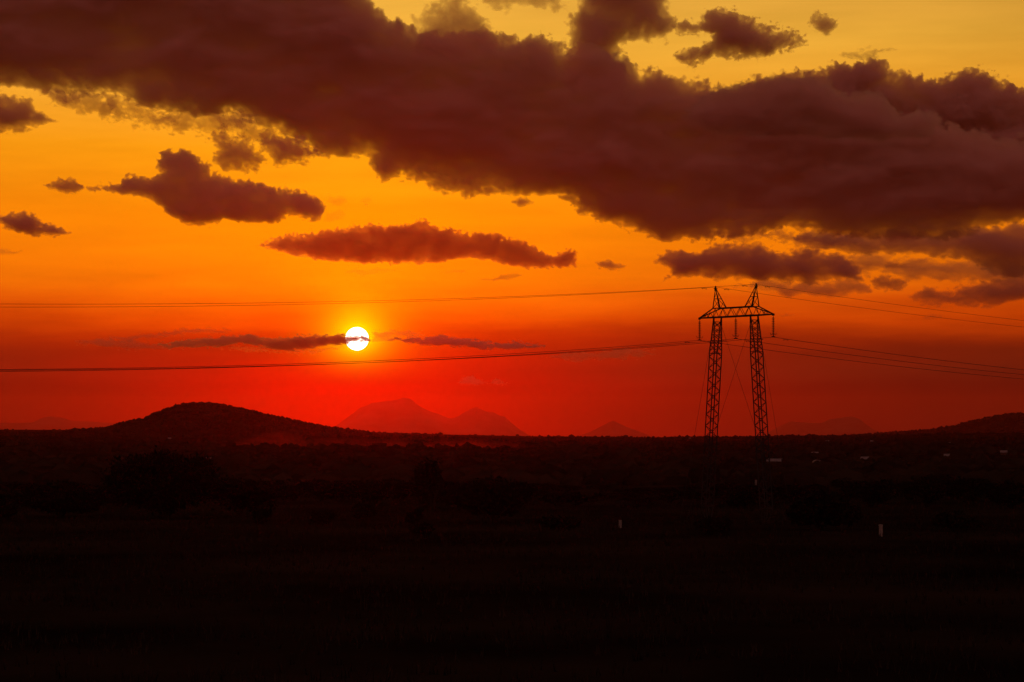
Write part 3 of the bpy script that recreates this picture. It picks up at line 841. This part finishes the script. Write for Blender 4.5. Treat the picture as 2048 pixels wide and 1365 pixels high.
wire('earth_wire', 'upper thin wire over the left peak of the pylon', -3.95, 27.85, .0845, .078, .00030, .019, 'earth wires over the pylon peaks', 1.8)
wire('earth_wire', 'upper thin wire over the right peak of the pylon', 3.95, 27.85, .0845, .078, .00030, .019, 'earth wires over the pylon peaks', 1.8)

# ================================================================ vegetation
def gz(x, y):
    return float(ground_z(x, y))
def on_ground(px, py):
    """where the sight line through a photo pixel meets the terrain"""
    d = ray(px, py)
    t = 60.0
    while t < 12000:
        p = CAM + d * t
        if p.z <= gz(p.x, p.y):
            return Vector((p.x, p.y, gz(p.x, p.y)))
        t *= 1.003
    return None
def at_depth(px, D):
    x = (px - 1024) / FPX * D
    return Vector((x, D, gz(x, D)))

def crown_mesh(name, n, w, h, leaf, seed, flat=0.5, lobes=7, spiky=0.0):
    """foliage: leaf clumps through several overlapping lobes, ragged outline, gaps between the lobes"""
    r = np.random.RandomState(seed)
    lc = np.stack([r.uniform(-.34, .34, lobes) * w, r.uniform(-.34, .34, lobes) * w, r.uniform(.35, .72, lobes) * h], 1)
    lr = np.stack([r.uniform(.16, .27, lobes) * w, r.uniform(.16, .27, lobes) * w, r.uniform(.2, .3, lobes) * h], 1)
    lc[0] = (0, 0, .55 * h); lr[0] = (.34 * w, .34 * w, .42 * h)
    k = r.randint(0, lobes, n)
    u = r.normal(size=(n, 3))
    u /= np.linalg.norm(u, axis=1)[:, None]
    rad = r.uniform(.45, 1.0, n) ** .5 * (1 + spiky * np.abs(r.normal(size=n)) * .35)
    p = lc[k] + u * lr[k] * rad[:, None]
    p[:, 2] = np.clip(p[:, 2], .04 * h, None)
    a = r.normal(size=(n, 3)); a /= np.linalg.norm(a, axis=1)[:, None]
    a = a * (1 - spiky * .4) + u * spiky * .8
    b = np.cross(a, r.normal(size=(n, 3))); b /= np.linalg.norm(b, axis=1)[:, None] + 1e-6
    s = leaf * r.uniform(.6, 1.4, n)[:, None]
    v = np.stack([p - a * s, p + b * s * .55, p + a * s * 1.2, p - b * s * .55], 1).reshape(-1, 3)
    f = np.arange(len(v)).reshape(-1, 4)
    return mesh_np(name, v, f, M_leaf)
def stem_mesh(name, w, h, seed, k=5):
    r = random.Random(seed)
    mb = MB()
    for i in range(k):
        a = r.uniform(0, 2 * math.pi)
        e = r.uniform(.18, .34)
        p = [Vector((math.cos(a) * w * e * t, math.sin(a) * w * e * t, h * .62 * t ** .8 - .1)) for t in (0, .3, .65, 1)]
        mb.tube(p, [.035 * h * .5 + .03, .03 * h * .5 + .02, .02 * h * .5 + .015, .012], 5)
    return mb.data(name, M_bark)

def plant(name, label, cat, loc, w, h, n, leaf, seed, group=None, lobes=7, spiky=0.2):
    t = empty(name, loc, 0)
    tag(t, label, cat, group)
    link('crown', crown_mesh('crown', n, w, h, leaf, seed, lobes=lobes, spiky=spiky), t)
    link('stem' if cat == 'bush' else 'trunk', stem_mesh('stem', w, h, seed), t)
    return t

p = at_depth(334, 298)
plant('thorn_tree', 'huge black spreading thorn tree in the left foreground', 'tree', p, 12.6, 7.9, 9000, .26, 3, lobes=13, spiky=.7)
p = at_depth(478, 305)
plant('thorn_bush', 'wide black bush touching the right side of the huge thorn tree', 'bush', p, 8.2, 5.0, 3000, .24, 4, lobes=8, spiky=.3)
p = at_depth(866, 330)
plant('leafy_sapling', 'tall loose-leaved sapling poking above the thicket below the sun', 'tree', p, 4.6, 7.2, 900, .30, 9, lobes=9, spiky=.3)
p = at_depth(985, 285)
plant('thorn_bush', 'broad black bush right of the loose-leaved sapling', 'bush', p, 11.5, 5.4, 4500, .26, 6, lobes=10, spiky=.3)
p = at_depth(1640, 265)
plant('thorn_bush', 'broad black bush in the foreground right of the pylon feet', 'bush', p, 7.5, 4.3, 3000, .24, 7, lobes=9, spiky=.3)
p = at_depth(125, 305)
plant('thorn_bush', 'broad black bush in the foreground at the far left', 'bush', p, 9.0, 4.6, 3500, .24, 8, lobes=9, spiky=.3)
for px, D, w, h, lab in ((528, 282, 2.6, 2.0, 'small round bush on the grass right of the huge thorn tree'), (722, 292, 3.2, 2.2, 'small round bush on the grass straight below the sun'),
                         (648, 280, 2.8, 1.7, 'low bush on the grass left of the one below the sun'), (828, 282, 2.2, 1.6, 'small bush at the left foot of the broad bush'),
                         (850, 252, 2.6, 1.3, 'low bush in the dark grass nearer than the broad bush'), (16, 296, 4.0, 2.6, 'bush cut by the left edge of the picture'),
                         (1120, 268, 5.5, 1.5, 'low wide shrub mound right of the broad bush'), (1420, 255, 4.2, 1.8, 'low shrub at the foot of the left pylon mast'),
                         (1905, 262, 5.0, 2.4, 'rounded bush on the dark grass at the right')):
    plant('small_bush', lab, 'bush', at_depth(px, D), w, h, 900, .2, int(px), lobes=6, spiky=.3)

# the unbroken thicket line across the middle distance: five kinds of bush, copied
protos = []
for k in range(5):
    c = crown_mesh('thicket_crown', 800, 1.0, 1.0, .045, 50 + k, lobes=6 + k % 3, spiky=.25)
    s_ = stem_mesh('thicket_stem', 1.0, 1.0, 60 + k, 4)
    protos.append((c, s_))
rr = random.Random(5)
px = -120.0
i = 0
while px < 2180:
    for row, (D0, D1) in enumerate(((395, 450), (340, 385))):
        D = rr.uniform(D0, D1)
        q = at_depth(px + rr.uniform(-14, 14), D)
        top = 962 + 9 * math.sin(px * .006) + rr.uniform(-6, 12) + row * 8
        if 1150 < px < 1400: top += 8
        h = max(1.2, CAM.z - (top - HZ) / FPX * D - q.z)
        w = rr.uniform(4.6, 7.6)
        t = empty('thicket_bush', q, rr.uniform(0, 6.28))
        tag(t, 'dark bush in the unbroken thicket line crossing the plain', 'bush', 'bushes of the thicket line')
        c, s_ = protos[i % 5]
        for nm, me in (('crown', c), ('stem', s_)):
            o = link(nm, me, t)
            o.scale = (w, w, h)
        i += 1
    px += 44

# far scrub: thousands of bushes nobody could count
def scrub(name, pts, sizes, seed, mat):
    r = np.random.RandomState(seed)
    n = len(pts)
    # template: a lumpy dome of 5+5+1 points
    ang = np.arange(6) * np.pi / 3
    tv = np.concatenate([np.stack([np.cos(ang), np.sin(ang), np.full(6, -.12)], 1), np.stack([.92 * np.cos(ang + .5), .92 * np.sin(ang + .5), np.full(6, .55)], 1), [[0, 0, 1.0]]])
    tf = []
    for k in range(6):
        tf += [(k, (k + 1) % 6, 6 + k), ((k + 1) % 6, 6 + (k + 1) % 6, 6 + k), (6 + k, 6 + (k + 1) % 6, 12)]
    tf = np.array(tf)
    V = tv[None] * (1 + r.uniform(-.3, .3, (n, 13, 1)))
    V = V * np.stack([sizes * r.uniform(.8, 1.5, n), sizes * r.uniform(.8, 1.5, n), sizes * r.uniform(.7, 1.3, n)], 1)[:, None, :]
    V = V + pts[:, None, :]
    F = tf[None] + (np.arange(n) * 13)[:, None, None]
    me = mesh_np(name, V.reshape(-1, 3), F.reshape(-1, 3), mat)
    o = link(name, me)
    return tag(o, kind='stuff')
r = np.random.RandomState(21)
n = 15000
D = np.exp(r.uniform(math.log(480), math.log(4700), n))
xx = r.uniform(-.27, .27, n) * D
keep = fbm(xx / 160, D / 160, 3, seed=9) + r.uniform(-.25, .25, n) > -.12
D, xx = D[keep], xx[keep]
pts = np.stack([xx, D, ground_z(xx, D)], 1)
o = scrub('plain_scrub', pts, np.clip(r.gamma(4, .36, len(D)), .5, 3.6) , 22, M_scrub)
tag(o, 'dark scrub dotting the far plain up to the horizon', 'scrub')
def hill_scrub(h, n, seed, smin, smax, label):
    r = np.random.RandomState(seed)
    co = np.empty(len(h.data.vertices) * 3, np.float32)
    h.data.vertices.foreach_get('co', co)
    co = co.reshape(-1, 40, 3)
    a, b = r.randint(0, co.shape[0] - 1, n), r.randint(2, 24, n)
    fa, fb = r.rand(n, 1), r.rand(n, 1)
    q = (co[a, b] * (1 - fa) + co[a + 1, b] * fa) * (1 - fb) + (co[a, b + 1] * (1 - fa) + co[a + 1, b + 1] * fa) * fb
    q = q + np.array(h.location)
    tag(scrub('hill_scrub', q, r.uniform(smin, smax, n), seed, M_scrub), label, 'scrub')
hill_scrub(hl, 6000, 31, 1.0, 3.0, 'dark scrub covering the rounded hill left of the sun')
hill_scrub(hr, 2500, 32, 1.5, 4.5, 'dark scrub covering the low hill at the right edge')

# grass in the foreground
def grass():
    r = np.random.RandomState(41)
    n = 26000
    D = np.sqrt(r.uniform(85 ** 2, 420 ** 2, n))
    x = r.uniform(-.235, .235, n) * D
    k = fbm(x / 14, D / 14, 3, seed=3) + r.uniform(-.3, .3, n) > -.1
    D, x = D[k], x[k]
    n = len(D)
    base = np.stack([x, D, ground_z(x, D) - .03], 1)
    vs_, fs_ = [], []
    nb = 4
    a = r.uniform(0, 2 * np.pi, (n, nb))
    hgt = r.uniform(.25, .7, (n, nb))
    lean = r.uniform(.05, .35, (n, nb))
    bx = base[:, None, :] + np.stack([r.uniform(-.2, .2, (n, nb)), r.uniform(-.2, .2, (n, nb)), np.zeros((n, nb))], -1)
    side = np.stack([np.cos(a), np.sin(a), np.zeros((n, nb))], -1) * .035
    tip = bx + np.stack([np.sin(a) * lean, -np.cos(a) * lean, hgt], -1)
    V = np.stack([bx - side, bx + side, tip], 2).reshape(-1, 3)
    F = np.arange(len(V)).reshape(-1, 3)
    o = link('grass', mesh_np('grass', V, F, M_grass))
    tag(o, 'dry grass tufts over the dark foreground', 'grass', kind='stuff')
grass()

# ================================================================ huts and marker posts
def hut(px, py, wpx, label, arched=False, rz=0.0):
    p = on_ground(px, py + 2)
    if p is None: return
    D = p.y
    w = max(2.8, .85 * wpx * D / FPX)
    d, h = w * .7, max(1.6, w * .34)
    t = empty('hut', p, rz)
    tag(t, label, 'hut', 'huts scattered on the plain')
    mb = MB(); mb.box(-w * .45, w * .45, -d * .45, d * .45, -.3, h)
    wall = mb.build('wall', M_mud, t)
    mb = MB(); mb.box(-.38, .38, -d * .45 - .03, -d * .45 + .02, -.2, h * .85)
    mb.build('door', M_door, t)
    mb = MB()
    if arched:
        n = 9
        pr = [(-math.cos(math.pi * k / n) * w * .5, h * .75 + math.sin(math.pi * k / n) * w * .36) for k in range(n + 1)]
        th = .28
        inner = [(x * .84, h * .75 + (z - h * .75) * .8) for x, z in pr]
        vs2 = [(x, -d * .5, z) for x, z in pr] + [(x, -d * .5, z) for x, z in inner] + [(x, d * .5, z) for x, z in pr] + [(x, d * .5, z) for x, z in inner]
        m_ = n + 1
        fs2 = []
        for k in range(n):
            fs2 += [(k, m_ + k, m_ + k + 1, k + 1), (2 * m_ + k, 2 * m_ + k + 1, 3 * m_ + k + 1, 3 * m_ + k), (k, k + 1, 2 * m_ + k + 1, 2 * m_ + k), (m_ + k, 3 * m_ + k, 3 * m_ + k + 1, m_ + k + 1)]
        mb.add(vs2, fs2)
    else:
        rh = w * .26
        vs2 = [(-w * .52, -d * .6, h - .1), (w * .52, -d * .6, h - .1), (w * .52, 0, h + rh), (-w * .52, 0, h + rh), (-w * .52, d * .6, h - .1), (w * .52, d * .6, h - .1)]
        vs2 += [(x, y, z + .1) for x, y, z in vs2]
        mb.add(vs2, [(0, 3, 2, 1), (3, 4, 5, 2), (6, 7, 8, 9), (9, 8, 11, 10), (0, 1, 7, 6), (4, 10, 11, 5), (0, 6, 9, 3), (3, 9, 10, 4), (1, 2, 8, 7), (2, 5, 11, 8)])
    mb.build('roof', M_roof, t)
HUTS = [(339, 880, 8, 'tiny pale-roofed hut at the foot of the rounded hill'), (420, 928, 12, 'pale-roofed hut right above the huge thorn tree'),
        (1461, 917, 8, 'pale-roofed hut between the two pylon masts'), (1543, 931, 8, 'smaller pale-roofed hut close right of the pylon'), (1558, 931, 12, 'larger pale-roofed hut close right of the pylon'),
        (1630, 914, 6, 'tiny hut behind the arched white-roofed one'), (1730, 926, 9, 'lone pale-roofed hut right of the arched white-roofed one'), (1895, 919, 8, 'pale-roofed hut standing out in the right middle of the plain'),
        (2008, 911, 8, 'pale-roofed hut near the right edge of the plain'), (1655, 885, 7, 'distant pale-roofed hut just under the horizon right of the pylon'), (1744, 885, 6, 'distant hut just under the horizon below the flat-topped mountain'), (1896, 891, 8, 'distant pale-roofed hut just under the horizon below the right hill'),
        (1380, 878, 5, 'tiny distant hut just left of the pylon')]
for k, (px, py, wpx, lab) in enumerate(HUTS):
    hut(px, py, wpx, lab, rz=random.uniform(-.4, .4))
hut(1634, 932, 17, 'white hut with an arched roof right of the pylon', True, .1)

def post(px, py_foot, hpx, wpx, label):
    D = CAM.z / (py_foot - HZ) * FPX
    for _ in range(6):
        p = at_depth(px, D)
        D = (CAM.z - p.z) / (py_foot - HZ) * FPX
    p = at_depth(px, D)
    m = D / FPX
    h, r_ = hpx * m, wpx * m / 2
    t = empty('marker_post', p)
    tag(t, label, 'post', 'white marker posts')
    mb = MB(); mb.lathe([(r_ * .96, -.2), (r_ * .96, h * .9), (r_ * .9, h * .92)], 14); mb.build('shaft', M_post, t)
    mb = MB(); mb.lathe([(r_ * 1.12, h * .92), (r_ * 1.15, h * .97), (r_ * .7, h)], 14); mb.build('cap', M_post, t)
post(1760, 1073, 24, 8, 'largest white marker post, in the dark grass at the right')
post(1240, 1056, 16, 6, 'white marker post in the dark grass left of the pylon')
post(1511, 970, 10, 4, 'small white marker post in front of the right pylon mast')
